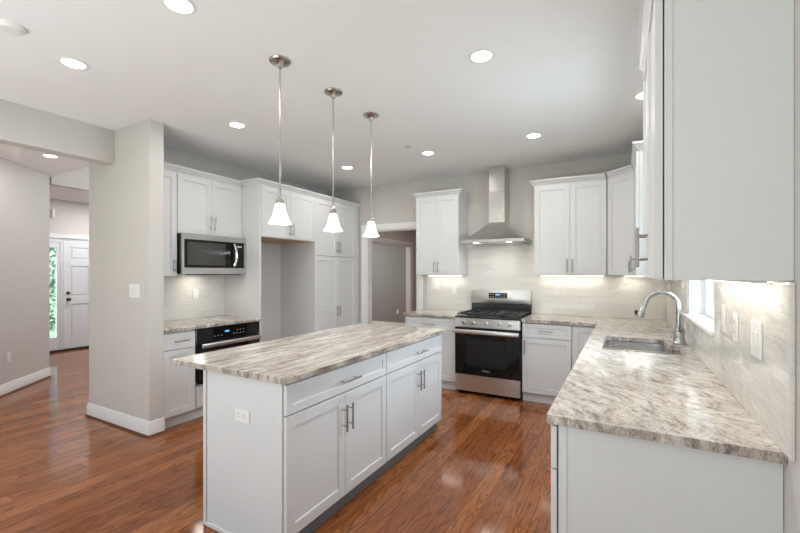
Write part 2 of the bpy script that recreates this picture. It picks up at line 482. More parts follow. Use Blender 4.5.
# room beyond the back doorway
m = MB()
m.box(-4.62, -4.50, 5.45, 6.2, 0, CZ); m.box(-4.62, -4.50, 8.57, 9.2, 0, CZ); m.box(-4.62, -4.50, 6.2, 8.57, 2.085, CZ)
struct(m.build('wall_hall', 'wall_paint', smooth=False), 'greige hall wall with a cased opening', 'wall')
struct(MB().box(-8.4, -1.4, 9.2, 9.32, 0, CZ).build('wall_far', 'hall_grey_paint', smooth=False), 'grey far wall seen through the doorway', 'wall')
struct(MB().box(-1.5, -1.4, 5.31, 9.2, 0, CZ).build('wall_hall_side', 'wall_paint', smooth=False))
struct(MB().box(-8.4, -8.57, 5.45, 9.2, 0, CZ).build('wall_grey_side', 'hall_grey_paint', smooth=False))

# casings, baseboards
def casing(m, y0, y1, x0, x1, zt, wd=.092):
    m.box(x0-wd, x0, y0, y1, 0, zt+wd, .004); m.box(x1, x1+wd, y0, y1, 0, zt+wd, .004); m.box(x0, x1, y0, y1, zt, zt+wd, .004)
m = MB(); casing(m, 5.168, 5.189, DX0, DX1, DZ)
casing(m, 5.311, 5.33, DX0, DX1, DZ)
m.box(DX0, DX0+.018, 5.189, 5.311, 0, DZ); m.box(DX1-.018, DX1, 5.189, 5.311, 0, DZ); m.box(DX0+.018, DX1-.018, 5.189, 5.311, DZ-.018, DZ)
struct(m.build('trim_1', 'trim_white'), 'white casing around the back doorway', 'trim')
m = MB()
m.box(-4.499, -4.478, 6.11, 6.2, 0, 2.175, .004); m.box(-4.499, -4.478, 8.57, 8.66, 0, 2.175, .004); m.box(-4.499, -4.478, 6.2, 8.57, 2.085, 2.175, .004)
m.box(-4.62, -4.50, 6.2, 6.218, 0, 2.085); m.box(-4.62, -4.50, 8.552, 8.57, 0, 2.085); m.box(-4.62, -4.50, 6.218, 8.552, 2.067, 2.085)
struct(m.build('trim_2', 'trim_white'), 'white casing of the hall opening', 'trim')
BB = [(0, .018), (.014, .018), (.014, .098), (.010, .108), (.010, .122), (.004, .134), (0, .134)]
SHOE = [(0, 0), (.024, 0), (.022, .010), (.016, .018), (0, .018)]
def baseboard(n, pts, side, label, prev=None, nxt=None):
    b = struct(MB().sweep(pts, BB, side, prev, nxt).build(n, 'trim_white'), label, 'baseboard')
    MB().sweep(pts, SHOE, side, prev, nxt).build('shoe_molding', 'shoe_wood', b)
e = .001
baseboard('baseboard_pillar', [(-4.685-e, 2.118), (-4.685-e, 1.99-e), (-3.622+e, 1.99-e), (-3.622+e, 2.118)], -1, 'white baseboard wrapped around the wall stub')
p0, p1 = AW[1], AW[0]
off = Vector((.730, .684)).normalized()*.001
baseboard('baseboard_angled', [(p0+off).to_tuple(), (p1+off).to_tuple()], -1, 'white baseboard along the angled wall')
baseboard('baseboard_far', [(-8.2, 9.199), (-1.5, 9.199)], -1, 'white baseboard on the grey far wall')
baseboard('baseboard_foyer', [(FX+e, FD1+.12), (FX+e, 5.33)], -1, 'white baseboard beside the front door')

# backsplash tiles (fixed to the walls)
def splash(name, mat, label, boxes):
    m = MB()
    for b in boxes: m.box(*b)
    return struct(m.build(name, mat, smooth=False), label, 'backsplash')
splash('trim_3', 'tile_along_x', 'glossy off-white subway tile behind the range', [(-2.455, -1.865, 5.180, 5.1895, .921, 1.404), (-1.865, -.925, 5.180, 5.1895, .60, 1.86), (-.925, .389, 5.180, 5.1895, .921, 1.404)])
splash('trim_4', 'tile_along_y', 'glossy off-white subway tile beside the sink window', [(.390, .3995, 1.468, WY0, .921, 1.404), (.390, .3995, WY1, 5.179, .921, 1.404), (.390, .3995, WY0, WY1, .921, WZ0-.022)])
splash('trim_6', 'tile_along_y', 'glossy off-white subway tile under the microwave', [(-4.2595, -4.250, 2.1195, 3.215, .921, 1.412)])
struct(MB().box(.386, .3995, 1.452, 1.467, .921, 1.404, .003).build('trim_7', 'tile_along_y'), 'slim tile edge trim by the counter end', 'trim')

# sink window
m = MB()
J = .004
m.box(.401, .53, WY0, WY0+.018, WZ0, WZ1); m.box(.401, .53, WY1-.018, WY1, WZ0, WZ1); m.box(.401, .53, WY0+.018, WY1-.018, WZ1-.018, WZ1)
win = struct(m.build('window_1', 'trim_white'), 'white framed window over the sink', 'window')
MB().box(.372, .53, WY0-.02, WY1+.02, WZ0-.020, WZ0+.002, .004).build('window_sill', 'trim_white', win)
def sash(zlo, zhi, xo):
    m = MB(); a, b, f = WY0+.02, WY1-.02, .042
    m.box(xo, xo+.03, a, a+f, zlo, zhi, .003); m.box(xo, xo+.03, b-f, b, zlo, zhi, .003); m.box(xo, xo+.03, a+f, b-f, zlo, zlo+f, .003); m.box(xo, xo+.03, a+f, b-f, zhi-f, zhi, .003)
    o = m.build('window_sash', 'trim_white', win)
    MB().box(xo+.013, xo+.017, a+f, b-f, zlo+f, zhi-f).build('pane', 'blue_glass', o)
sash(WZ0+.003, 1.72, .49); sash(1.68, WZ1-.02, .455)

# front door with sidelight, local frame: faces +X
fd = thing('door_1', 'pale six panel front door with a narrow sidelight', 'door', (FX, 0, 0)); fd['kind'] = 'structure'
m = MB()
for a, b in ((FS0-.018, FS0), (FS1, FD0-.004), (FD1+.004, FD1+.02)): m.box(-.14, .0, a, b, 0, 2.07)
m.box(-.14, 0, FS0, FS1, 1.995, 2.07); m.box(-.14, 0, FD0-.004, FD1+.004, 2.04, 2.07)
m.box(.001, .02, FS0-.10, FS0-.008, 0, 2.07, .003); m.box(.001, .02, FD1+.008, FD1+.10, 0, 2.07, .003); m.box(.001, .024, FS0-.115, FD1+.115, 2.07, 2.15, .003)
m.build('door_frame', 'door_white', fd)
MB().box(-.16, .03, FS0-.018, FD1+.02, .001, .035, .004).build('threshold', 'bronze', fd)
def panel_door():
    m = MB(); a, b = FD0, FD1; w2 = (b-a)
    m.box(-.055, -.014, a, b,   .04, 2.036)
    c0, c1, c2, c3 = a+.11, a+.11+(w2-.33)/2, b-.11-(w2-.33)/2, b-.11
    rows = [(.26, .86), (1.0, 1.56), (1.69, 1.91)]
    # raised stiles and rails in front, leaving panel wells
    m.box(-.014, 0, a, c0,   .04, 2.036, .002); m.box(-.014, 0, c1, c2,   .04, 2.036, .002); m.box(-.014, 0, c3, b,   .04, 2.036, .002)
    zz = [.04] + [q for r in rows for q in r] + [2.036]
    for i in range(0, len(zz), 2):
        for p, q in ((c0, c1), (c2, c3)): m.box(-.014, 0, p, q, zz[i], zz[i+1], .002)
    for r0, r1 in rows:
        for p, q in ((c0, c1), (c2, c3)): m.box(-.014, -.005, p+.025, q-.025, r0+.025, r1-.025, .006)
    return m.build('door_leaf', 'door_white', fd)
dl = panel_door()
MB().lathe([(0, .0), (.030, .0), (.030, .008), (.012, .012), (.012, .040), (.027, .050), (.030, .062), (.022, .072), (0, .074)], (0, FD0+.075, .945), 18, 'X').build('door_knob', 'bronze', dl)
MB().lathe([(0, .0), (.030, .0), (.028, .012), (.012, .018), (.010, .03), (0, .03)], (0, FD0+.075, 1.065), 18, 'X').build('deadbolt', 'bronze', dl)
m = MB(); a, b = FS0, FS1
m.box(-.05, -.01, a, a+.05, .04, 1.995, .002); m.box(-.05, -.01, b-.05, b, .04, 1.995, .002); m.box(-.05, -.01, a+.05, b-.05, .04, .27, .002); m.box(-.05, -.01, a+.05, b-.05, 1.90, 1.995, .002)
sl = m.build('sidelight', 'door_white', fd)
MB().box(-.033, -.027, a+.05, b-.05, .27, 1.90).build('pane', 'window_glass', sl)

# outside the front door
struct(MB().box(-11.0, FX-.16, 1.0, 6.0, -.139, -.02).build('porch_slab', 'concrete'), 'pale concrete porch beyond the sidelight', 'porch')
def shrub(name, loc, h, r, label):
    t = thing(name, label, 'shrub', loc, 0, 'shrubs beyond the porch'); rnd = random.Random(hash(loc) & 255)
    m = MB()
    for i in range(700):
        th = rnd.random()*2*PI; z = rnd.random()**.8; rr = r*math.sqrt(rnd.random())*math.sin(PI*(.12+.8*z))
        p = Vector((rr*math.cos(th), rr*math.sin(th), .1+z*h)); s = .05+.05*rnd.random()
        u = Vector((rnd.uniform(-1, 1), rnd.uniform(-1, 1), rnd.uniform(-.5, 1))).normalized(); v = u.orthogonal().normalized()
        q = [m.bm.verts.new(p + d) for d in (-u*s, v*s*.45, u*s, -v*s*.45)]
        m.bm.faces.new(q)
    m.build('foliage', 'leaf', t, smooth=False)
    m = MB()
    for k in range(4): m.tube([(0.03*k-.05, 0, 0), (rnd.uniform(-.2, .2), rnd.uniform(-.2, .2), h*.6)], [.018, .008], 6)
    m.build('stem', 'shoe_wood', t)
shrub('shrub', (-12.2, 4.05, -.14), 2.6, .9, 'green leafy shrub seen through the upper sidelight')
shrub('shrub', (-14.6, 5.0, -.14), 3.4, 1.1, 'taller green shrub behind the one at the porch')

# ------------------------------------------------------------------ cabinets (local frame: x along the run, front at y=0 facing -y)
CROWN = [(0, 0), (.006, 0), (.010, .012), (.020, .020), (.036, .044), (.048, .050), (.048, .066), (0, .066)]
CZ0 = 2.441
def handle(o, x, z, L, vert, y=0):
    m = MB(); s = .036
    if vert:
        m.tube([(x, y-s, z-L/2), (x, y-s, z+L/2)], .0062, 10)
        for q in (z-L*.3, z+L*.3): m.tube([(x, y+.0005, q), (x, y-s, q)], .0045, 8)
    else:
        m.tube([(x-L/2, y-s, z), (x+L/2, y-s, z)], .0062, 10)
        for q in (x-L*.3, x+L*.3): m.tube([(q, y+.0005, z), (q, y-s, z)], .0045, 8)
    return m.build('handle', 'nickel', o)
def front(t, kind, x0, x1, z0, z1, h=None, mids=(), rail=None):
    rail = rail or (.058 if kind == 'door' else .042)
    o = MB().shaker(x0, x1, z0, z1, 0, .02, rail, mids=mids).build(kind, 'cabinet_white', t, ang=20)
    if h: handle(o, *h)
    return o
def cab(name, label, cat, loc, rz, W, D, z0, z1, group=None, toe=False, low_body=None, body_x=None):
    t = thing(name, label, cat, loc, rz, group)
    m = MB(); bx0, bx1 = body_x or (0, W)
    zb = .10 if toe else z0
    if low_body:
        m.box(bx0, bx1, .0215, .045, zb, z1); m.box(bx0, bx1, .045, D, zb, low_body)
    else: m.box(bx0, bx1, .0215, D, zb, z1, .0012)
    m.build('body', 'cabinet_white', t)
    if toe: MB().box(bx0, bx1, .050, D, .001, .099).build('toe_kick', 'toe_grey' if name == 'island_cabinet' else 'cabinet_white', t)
    return t
def crown(t, pts, side=-1, prev=None, nxt=None, z=CZ0):
    return MB().sweep(pts, [(o, z+h) for o, h in CROWN], side, prev, nxt).build('crown_molding', 'cabinet_white', t, ang=20)

UB, UT = 1.407, 2.44
g = .0018
# --- left wall run (front faces +X): rz = 90, x -> +Y
Yl = 2.1195
t = cab('base_cabinet', 'narrow white base cabinet between the wall stub and the black oven', 'cabinet', (-3.635, Yl, 0), 90, .313, .62, 0, .888, None, True)
front(t, 'drawer', .003, .310, .722, .872, (.157, .797, .14, False))
front(t, 'door', .003, .310, .108, .714, None)
t = thing('oven_cabinet', 'white lower cabinet housing the black built-in oven', 'cabinet', (-3.635, Yl+.3138, 0), 90)
m = MB(); W = .781
m.box(0, .006, .0215, .62, .10, .888); m.box(W-.006, W, .0215, .62, .10, .888); m.box(.006, W-.006, .60, .62, .10, .888); m.box(.006, W-.006, .0215, .60, .10, .33)
m.build('body', 'cabinet_white', t)
front(t, 'drawer', .012, W-.012, .115, .322)
MB().box(0, W, .050, .62, .001, .099).build('toe_kick', 'cabinet_white', t)
ov = thing('built_in_oven', 'black glass built-in oven under the short counter, steel bar handle', 'oven', (-3.635, Yl+.3138, 0), 90)
MB().box(.010, W-.010, .010, .58, .335, .880, .002).build('body', 'black_enamel', ov)
cp = MB().box(.006, W-.006, -.004, .010, .750, .880, .003).build('control_panel', 'black_glass', ov)
m = MB()
MB().box(.325, .375, -.0062, -.0042, .818, .834).build('display', 'display_blue', cp)
for x, z in [(q, .788) for q in (.20, .24, .28, .43, .47, .51, .55)] + [(q, .822) for q in (.47, .51, .55)]:
    MB().box(x, x+.014, -.0055, -.0042, z, z+.005).build('touch_key', 'grey_mark', cp)
od = MB().box(.006, W-.006, -.018, .009, .340, .742, .004).build('door', 'black_glass', ov)
MB().box(.10, W-.10, -.0192, -.0185, .40, .64).build('window', 'oven_window', od)
m = MB(); m.box(.03, W-.03, -.068, -.050, .694, .738, .006, 2)
for x in (.06, W-.09): m.box(x, x+.03, -.052, -.0178, .705, .728, .003)
m.build('handle', 'steel', od)

t = cab('upper_cabinet', 'narrow white upper cabinet squeezed between wall stub and microwave', 'cabinet', (-3.93, Yl, 0), 90, .313, .329, UB-.01, UT)
front(t, 'door', .003, .310, UB-.008, 2.438, (.278, UB+.095, .13, True))
crown(t, [(0, .02), (.313, .02)], -1, None, (.9, .02))
t = cab('upper_cabinet', 'white double-door upper cabinet right above the microwave', 'cabinet', (-3.93, Yl+.3135, 0), 90, .782, .329, 1.836, UT)
front(t, 'door', .003, .390, 1.839, 2.438, (.366, 1.965, .16, True))
front(t, 'door', .393, .779, 1.839, 2.438, (.417, 1.965, .16, True))
crown(t, [(0, .02), (.7815, .02)], -1, (-.2, .02))
# microwave
mw = thing('microwave', 'stainless over-the-counter microwave with black glass door and curved handle', 'microwave', (-3.855, 2.437, 0), 90)
W = .774
MB().box(.004, W-.002, .022, .395, 1.424, 1.832, .003).build('body', 'black_enamel', mw)
m = MB(); z0, z1 = 1.420, 1.834
m.box(0, W, 0, .022, z0, 1.487, .003); m.box(0, W, 0, .022, 1.775, z1, .003); m.box(0, .022, 0, .022, 1.487, 1.775); m.box(W-.028, W, 0, .022, 1.487, 1.775)
fr = m.build('front_frame', 'microwave_steel', mw)
dr = MB().box(.022, .600, .004, .021, 1.487, 1.775).build('door', 'black_glass', mw)
MB().box(.055, .50, .0022, .0038, 1.515, 1.75).build('window', 'microwave_window', dr)
m = MB(); pts = []
for i in range(13):
    a = (i/12-.5)*2; pts.append((.600+.012*(1-a*a), -.012-.028*(1-a*a), 1.63+a*.128))
m.tube(pts, [.010]+[.014]*11+[.010], 10)
m.tube([(.600, .004, 1.515), (.602, -.016, 1.515)], .009, 8); m.tube([(.600, .004, 1.745), (.602, -.016, 1.745)], .009, 8)
m.build('handle', 'chrome', dr)
pn = MB().box(.601, W-.028, .003, .021, 1.487, 1.775).build('control_panel', 'black_glass', mw)
MB().box(.655, .715, .0015, .0028, 1.722, 1.738).build('display', 'grey_mark', pn)
MB().box(.28, .40, .18, .28, 1.4232, 1.4243).build('cooktop_lamp', 'strip_glow', mw)
MB().box(.06, W-.06, .012, .05, 1.412, 1.4195, .002).build('vent_grille', 'black_enamel', mw)
# fridge surround and pantry
t = cab('fridge_cabinet', 'white cabinet bridging the empty fridge alcove, with tall side panel', 'cabinet', (-3.63, 3.2155, 0), 90, .932, .629, 1.852, UT, None, False, None, (.023, .932))
MB().box(0, .022, .0215, .629, .001, UT, .0012).build('side_panel', 'cabinet_white', t)
MB().box(.024, .931, .03, .628, 1.846, 1.8515).build('underside', 'maple', t)
front(t, 'door', .026, .476, 1.856, 2.438, (.450, 1.965, .15, True))
front(t, 'door', .479, .929, 1.856, 2.438, (.505, 1.965, .15, True))
crown(t, [(0, .270), (0, .02), (.932, .02)], -1, None, (1.2, .02))
MB().box(0, .0195, .002, .0215, .001, UT).build('edge_strip', 'cabinet_white', t)
t = cab('pantry_cabinet', 'tall white four-door pantry cabinet beside the back doorway', 'cabinet', (-3.63, 4.1485, 0), 90, 1.018, .629, 0, UT, None, True)
MB().box(-.0005, .019, .001, .0215, .10, UT).build('side_panel', 'cabinet_white', t)
for a, b, hx in ((.022, .478, .452), (.481, .936, .507)):
    front(t, 'door', a, b, 1.672, 2.438, (hx, 1.805, .17, True))
    front(t, 'door', a, b, .108, 1.664, (hx, .885, .15, True), (.90,))
MB().box(.939, 1.018, .004, .0215, .10, UT).build('filler_strip', 'cabinet_white', t)
crown(t, [(0, .02), (1.030, .02)], -1, (-.3, .02))

# --- back wall (front faces -Y): rz = 0
t = cab('upper_cabinet', 'white double-door upper cabinet between back doorway and range hood', 'cabinet', (-2.470, 4.855, 0), 0, .610, .334, UB, UT)
front(t, 'door', .003, .3035, UB+.003, 2.438, (.279, UB+.105, .15, True))
front(t, 'door', .3065, .607, UB+.003, 2.438, (.331, UB+.105, .15, True))
crown(t, [(0, .334), (0, .02), (.610, .02), (.610, .334)], -1)
t = cab('upper_cabinet', 'white double-door upper cabinet between range hood and corner cabinet', 'cabinet', (-.925, 4.855, 0), 0, .757, .334, UB, UT)
front(t, 'door', .003, .389, UB+.003, 2.438, (.362, UB+.105, .15, True))
front(t, 'door', .392, .754, UB+.003, 2.438, (.416, UB+.105, .15, True))
crown(t, [(0, .334), (0, .02), (.757, .02)], -1, None, (1.02, -.243))
# diagonal corner: front from (-.166,4.855) to (.098,4.591)
L = math.hypot(.249, .249)
t = thing('corner_cabinet', 'white single-door upper cabinet set diagonally across the kitchen corner', 'cabinet', (-.166, 4.855, 0), -45)
def loc45(px, py):
    dx, dy = px+.166, py-4.855; c, s = math.cos(R(45)), math.sin(R(45))
    return (c*dx - s*dy, s*dx + c*dy)
fp = [(-.166, 4.884), (-.166+.0206, 4.855+.0206-.0) , (.398-.282, 4.62), (.398, 4.592), (.398, 5.188), (-.166, 5.188)]
fp = [(-.1655, 4.886), (.114, 4.607), (.398, 4.607), (.398, 5.188), (-.1655, 5.188)]
MB().slab([loc45(*p) for p in fp], UB, UT).build('body', 'cabinet_white', t)
front(t, 'door', .006, L-.006, UB+.003, 2.438, (L-.030, UB+.085, .12, True))
crown(t, [(0, .02), (L, .02)], -1, loc45(-.6, 4.875), loc45(.103, 4.2))
# right wall uppers (front faces -X): rz = -90, x -> -Y
t = cab('upper_cabinet', 'white upper cabinet on the window wall beside the corner cabinet', 'cabinet', (.083, 4.604, 0), -90, .75, .315, UB, UT)
front(t, 'door', .003, .373, UB+.003, 2.438, (.347, UB+.105, .15, True))
front(t, 'door', .376, .747, UB+.003, 2.438, (.402, UB+.105, .15, True))
crown(t, [(0, .02), (.75, .02), (.75, .315)], -1, (-.3, -.28))
t = thing('upper_cabinet', 'big close white upper cabinet with bare grey-white side above the counter end', 'cabinet', (.0815, 2.384, 0), -90)
m = MB(); m.box(0, .912, .0245, .3178, UB, UT, .001); m.build('body', 'cabinet_white', t)
front(t, 'door', .003, .458, UB+.002, 2.438, (.405, UB+.125, .16, True))
front(t, 'door', .461, .918, UB+.002, 2.438, (.487, UB+.125, .16, True))
MB().box(.9125, .919, .0245, .3178, UB-.001, UT, .001).build('side_panel', 'cabinet_white', t)
MB().box(.9192, .922, .0245, .046, UB-.001, UT, .001).build('edge_strip', 'cabinet_white', t)
crown(t, [(0, .315), (0, .02), (.922, .02), (.922, .315)], -1)

# base cabinets on the back wall
YB = 4.572
t = cab('base_cabinet', 'white base cabinet between back doorway and the range', 'cabinet', (-2.482, YB, 0), 0, .70, .60, 0, .888, None, True)
front(t, 'drawer', .004, .696, .722, .872, (.35, .797, .17, False))
front(t, 'door', .004, .349, .108, .714, (.322, .62, .15, True)); front(t, 'door', .352, .696, .108, .714, (.378, .62, .15, True))
t = cab('base_cabinet', 'white one-door base cabinet standing right of the range', 'cabinet', (-1.002, YB, 0), 0, .516, .60, 0, .888, None, True)
front(t, 'drawer', .004, .512, .722, .872, (.258, .797, .15, False))
front(t, 'door', .004, .512, .108, .714, (.034, .62, .15, True))
t = cab('corner_base_cabinet', 'white corner base cabinet half hidden behind the sink counter', 'cabinet', (-.485, YB, 0), 0, .88, .60, 0, .888, None, True)
front(t, 'door', .004, .268, .108, .872)
# sink run (front faces -X)
XR = -.235
t = cab('base_cabinet', 'white base cabinet at the counter end with a plain finished end panel', 'cabinet', (XR, 2.22, 0), -90, .68, .633, 0, .888, None, True, None, (0, .656))
front(t, 'drawer', .004, .676, .722, .872, (.34, .797, .2, False))
front(t, 'door', .004, .338, .108, .714, (.31, .62, .15, True)); front(t, 'door', .341, .676, .108, .714, (.37, .62, .15, True))
ep = MB().box(.6565, .674, .027, .6335, .001, .888, .001).build('end_panel', 'cabinet_white', t)
MB().box(.674, .6775, .027, .055, .001, .888, .001).build('edge_strip', 'cabinet_white', ep)
t = cab('dishwasher_cabinet', 'white panelled base unit between the counter end and the sink', 'cabinet', (XR, 2.85, 0), -90, .628, .63, 0, .888, None, True)
front(t, 'door', .004, .624, .108, .872, (.314, .81, .3, False))
t = cab('sink_cabinet', 'white base cabinet carrying the undermount sink', 'cabinet', (XR, 3.79, 0), -90, .938, .63, 0, .888, None, True, .62)
front(t, 'door', .004, .467, .108, .872, (.44, .75, .15, True)); front(t, 'door', .470, .934, .108, .872, (.498, .75, .15, True))
t = cab('base_cabinet', 'white base cabinet between the sink and the kitchen corner', 'cabinet', (XR, 4.57, 0), -90, .778, .63, 0, .888, None, True)
front(t, 'door', .004, .774, .108, .872, (.73, .75, .15, True))

# --- island (front faces +X)
XI = -1.455
isl = []
t = cab('island_cabinet', 'white island cabinet at the end with the outlet panel', 'cabinet', (XI, 1.452, 0), 90, .957, .634, 0, .888, 'island cabinets', True, None, (.020, .957))
front(t, 'drawer', .003, .954, .722, .872, (.50, .792, .20, False))
front(t, 'door', .003, .478, .104, .714, (.452, .576, .155, True)); front(t, 'door', .481, .954, .104, .714, (.507, .576, .155, True))
ep = MB().box(.003, .0195, .0215, .634, .001, .888, .001).build('end_panel', 'cabinet_white', t)
m = MB(); m.box(-.007, .003, .022, .062, .001, .888, .002); m.box(-.007, .003, .614, .636, .001, .888, .002); m.box(-.010, .003, .062, .614, .001, .024, .003)
m.build('edge_trim', 'cabinet_white', ep)
t = cab('island_cabinet', 'white island cabinet at the end near the range', 'cabinet', (XI, 2.4095, 0), 90, .972, .634, 0, .888, 'island cabinets', True)
front(t, 'drawer', .003, .966, .722, .872, (.52, .792, .20, False))
front(t, 'door', .003, .500, .104, .714, (.476, .570, .155, True)); front(t, 'door', .503, .966, .104, .714, (.529, .570, .155, True))

# ------------------------------------------------------------------ worktops
def worktop(name, mat, label, outer, holes=(), org=(0, 0)):
    o = MB().slab([(x-org[0], y-org[1]) for x, y in outer], .8885, .92, [[(x-org[0], y-org[1]) for x, y in h] for h in holes]).build(name, mat, None, ang=25)
    o.location = (org[0], org[1], 0)
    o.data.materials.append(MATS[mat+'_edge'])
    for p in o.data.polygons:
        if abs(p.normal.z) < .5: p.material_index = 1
    bv = o.modifiers.new('edge', 'BEVEL'); bv.width = .004; bv.segments = 2; bv.limit_method = 'ANGLE'; bv.angle_limit = R(50)
    return tag(o, label, 'countertop')
worktop('island_countertop', 'granite_island', 'brown-veined pale granite top on the kitchen island', rounded([(-2.346, 1.415), (-1.423, 1.415), (-1.423, 3.40), (-2.346, 3.40)], .012, 3), (), (-1.9, 2.4))
worktop('countertop', 'granite_back', 'short granite countertop above the black built-in oven', [(-4.249, 2.1205), (-3.609, 2.1205), (-3.609, 3.214), (-4.249, 3.214)], (), (-3.9, 2.7))
worktop('countertop', 'granite_back', 'short granite countertop between back doorway and range', [(-2.495, 4.543), (-1.779, 4.543), (-1.779, 5.179), (-2.495, 5.179)], (), (-2.1, 4.9))
# sink cut-out and bowls
SH = rounded([(-.135, 3.02), (.335, 3.02), (.335, 3.375), (.262, 3.375), (.262, 3.655), (-.135, 3.655)], [.05, .06, .05, .03, .07, .06], 6)
worktop('countertop', 'granite_sink', 'long swirled granite countertop holding the sink, wrapping to the range', [(-1.004, 4.543), (-.245, 4.543), (-.245, 1.515), (.3985, 1.515), (.3985, 5.179), (-1.004, 5.179)], [SH], (0, 3))
sk = thing('kitchen_sink', 'stainless undermount two-bowl sink below the window', 'sink', (.08, 3.33, .62))
def bowl(m, pts, z1, depth, c):
    n = len(pts); rings = []
    for f, dz in ((1, 0), (.985, -.03), (.95, -depth+.03), (.88, -depth+.006), (.5, -depth), (.12, -depth-.003)):
        rings.append([m.bm.verts.new((c[0]+(x-c[0])*f, c[1]+(y-c[1])*f, z1+dz)) for x, y in pts])
    for a, b in zip(rings, rings[1:]):
        for k in range(n): m.bm.faces.new((a[k], a[(k+1) % n], b[(k+1) % n], b[k]))
    m.bm.faces.new(rings[-1])
LO = lambda pts: [(x-.08, y-3.33) for x, y in pts]
B1 = LO(rounded([(-.125, 3.285), (.254, 3.285), (.254, 3.645), (-.125, 3.645)], .06, 6))
B2 = LO(rounded([(-.125, 3.03), (.325, 3.03), (.325, 3.245), (-.125, 3.245)], .05, 6))
OUT = LO(rounded([(-.16, 2.995), (.36, 2.995), (.36, 3.40), (.287, 3.40), (.287, 3.68), (-.16, 3.68)], [.05, .05, .05, .02, .05, .05], 4))
MB().slab(OUT, .262, .266, [B1, B2]).build('rim', 'sink_steel', sk)
for pts, c in ((B1, (-.015, .135)), (B2, (.02, -.19))):
    m = MB(); bowl(m, pts, .264, .20, c); b = m.build('basin', 'sink_steel', sk, ang=60)
    MB().lathe([(0, .004), (.02, .006), (.038, .006), (.043, .002)], (c[0], c[1], .0605), 20).build('drain', 'chrome', b)
fa = thing('kitchen_faucet', 'tall brushed-metal gooseneck pull-down faucet behind the sink', 'faucet', (.338, 3.478, .9205))
MB().lathe([(0, 0), (.040, 0), (.040, .010), (.036, .016), (.034, .055), (.036, .085), (.030, .110), (.021, .128), (0, .128)], (0, 0, 0), 24).build('base', 'faucet_nickel', fa)
pts = [(0, 0, .12), (0, 0, .24)]
rr = .105
for i in range(1, 15):
    a = PI*i/14*1.0; pts.append((-rr+rr*math.cos(a), -.0, .265+rr*math.sin(a)))
pts += [(-2*rr-.010, 0, .250)]
MB().tube(pts, [.0175]*len(pts), 14).build('spout', 'faucet_nickel', fa)
sp = MB().tube([(-2*rr-.009, 0, .258), (-2*rr-.016, 0, .235), (-2*rr-.028, 0, .195), (-2*rr-.031, 0, .182)], [.019, .021, .029, .026], 16).build('spray_head', 'faucet_nickel', fa)
MB().box(-2*rr-.064, -2*rr-.046, -.008, .008, .20, .232, .003).build('spray_button', 'black_enamel', sp)
MB().tube([(0, -.020, .095), (0.004, -.052, .118), (.010, -.066, .175), (.012, -.070, .235)], [.014, .013, .011, .008], 10).build('lever', 'faucet_nickel', fa)

# ------------------------------------------------------------------ range and hood
rg = thing('gas_range', 'stainless and black gas range under the steel hood', 'range', (-1.774, 4.515, 0))
W = .766
m = MB(); m.box(.002, W-.002, .045, .655, .02, .905, .002)
for x in (.04, W-.04):
    for y in (.09, .60): m.tube([(x, y, 0), (x, y, .021)], .015, 10)
m.build('body', 'black_enamel', rg)
MB().box(0, W, -.004, .655, .905, .925, .004).build('cooktop', 'black_enamel', rg)
cp = MB().box(0, W, .0, .044, .792, .9045, .004).build('control_panel', 'steel', rg)
for x in (.118, .228, .383, .538, .648):
    k = MB().lathe([(0, .034), (.016, .034), (.020, .028), (.022, .006), (.026, .004), (.026, 0), (0, 0)], (x, 0, .848), 20, 'Y').build('knob', 'steel', cp)
    MB().box(x-.003, x+.003, -.037, -.0335, .832, .868, .001).build('pointer', 'black_enamel', k)
dr = MB().box(.004, W-.004, -.006, .044, .242, .787, .003).build('oven_door', 'black_glass', rg)
MB().box(.155, W-.155, -.0072, -.0062, .335, .655).build('window', 'oven_window', dr)
m = MB(); m.box(.004, W-.004, -.055, -.030, .722, .772, .008, 2)
for x in (.02, W-.06): m.box(x, x+.04, -.032, -.0055, .732, .762, .003)
m.build('handle', 'steel', dr)
text_mesh('door_lettering', 'Whirlpool', .022, 'grey_mark', dr, (W/2, -.0075, .300), (R(90), 0, 0))
MB().box(.004, W-.004, -.004, .044, .045, .236, .004).build('drawer', 'steel', rg)
m = MB(); m.box(0, W, .60, .655, .926, 1.04, .002)
bk = m.build('back_riser', 'black_enamel', rg)
m = MB(); m.box(0, W, .588, .655, 1.041, 1.214, .006, 2)
bg = m.build('backguard', 'steel', rg)
MB().box(.235, .475, .5862, .5878, 1.108, 1.178).build('display', 'black_glass', bg)
m = MB()
for i in range(6):
    for j in range(2):
        if i in (2, 3) and j: continue
        m.box(.25+i*.036, .266+i*.036, .5850, .5860, 1.122+j*.032, 1.128+j*.032)
m.build('button_marks', 'grey_mark', bg)
MB().box(.325, .380, .5850, .5860, 1.146, 1.164).build('clock_digits', 'display_blue', bg)
for gx in range(3):
    m = MB(); a = .020+gx*.243; b = a+.240; y0, y1, zt = .03, .575, .957
    for x in (a, b-.013): m.box(x, x+.013, y0, y1, zt-.014, zt, .003)
    for y in (y0, (y0+y1)/2-.006, y1-.013): m.box(a+.013, b-.013, y, y+.013, zt-.014, zt, .003)
    for cy in (.165, .44):
        m.box((a+b)/2-.006, (a+b)/2+.006, cy-.105, cy-.03, zt-.012, zt, .003); m.box((a+b)/2-.006, (a+b)/2+.006, cy+.03, cy+.105, zt-.012, zt, .003)
        m.box(a+.013, a+.085, cy-.006, cy+.006, zt-.012, zt, .003); m.box(b-.085, b-.013, cy-.006, cy+.006, zt-.012, zt, .003)
    for x in (a+.002, b-.012):
        for y in (y0+.002, y1-.012): m.box(x, x+.010, y, y+.010, .9255, zt-.012)
    m.build('grate', 'cast_iron', rg)
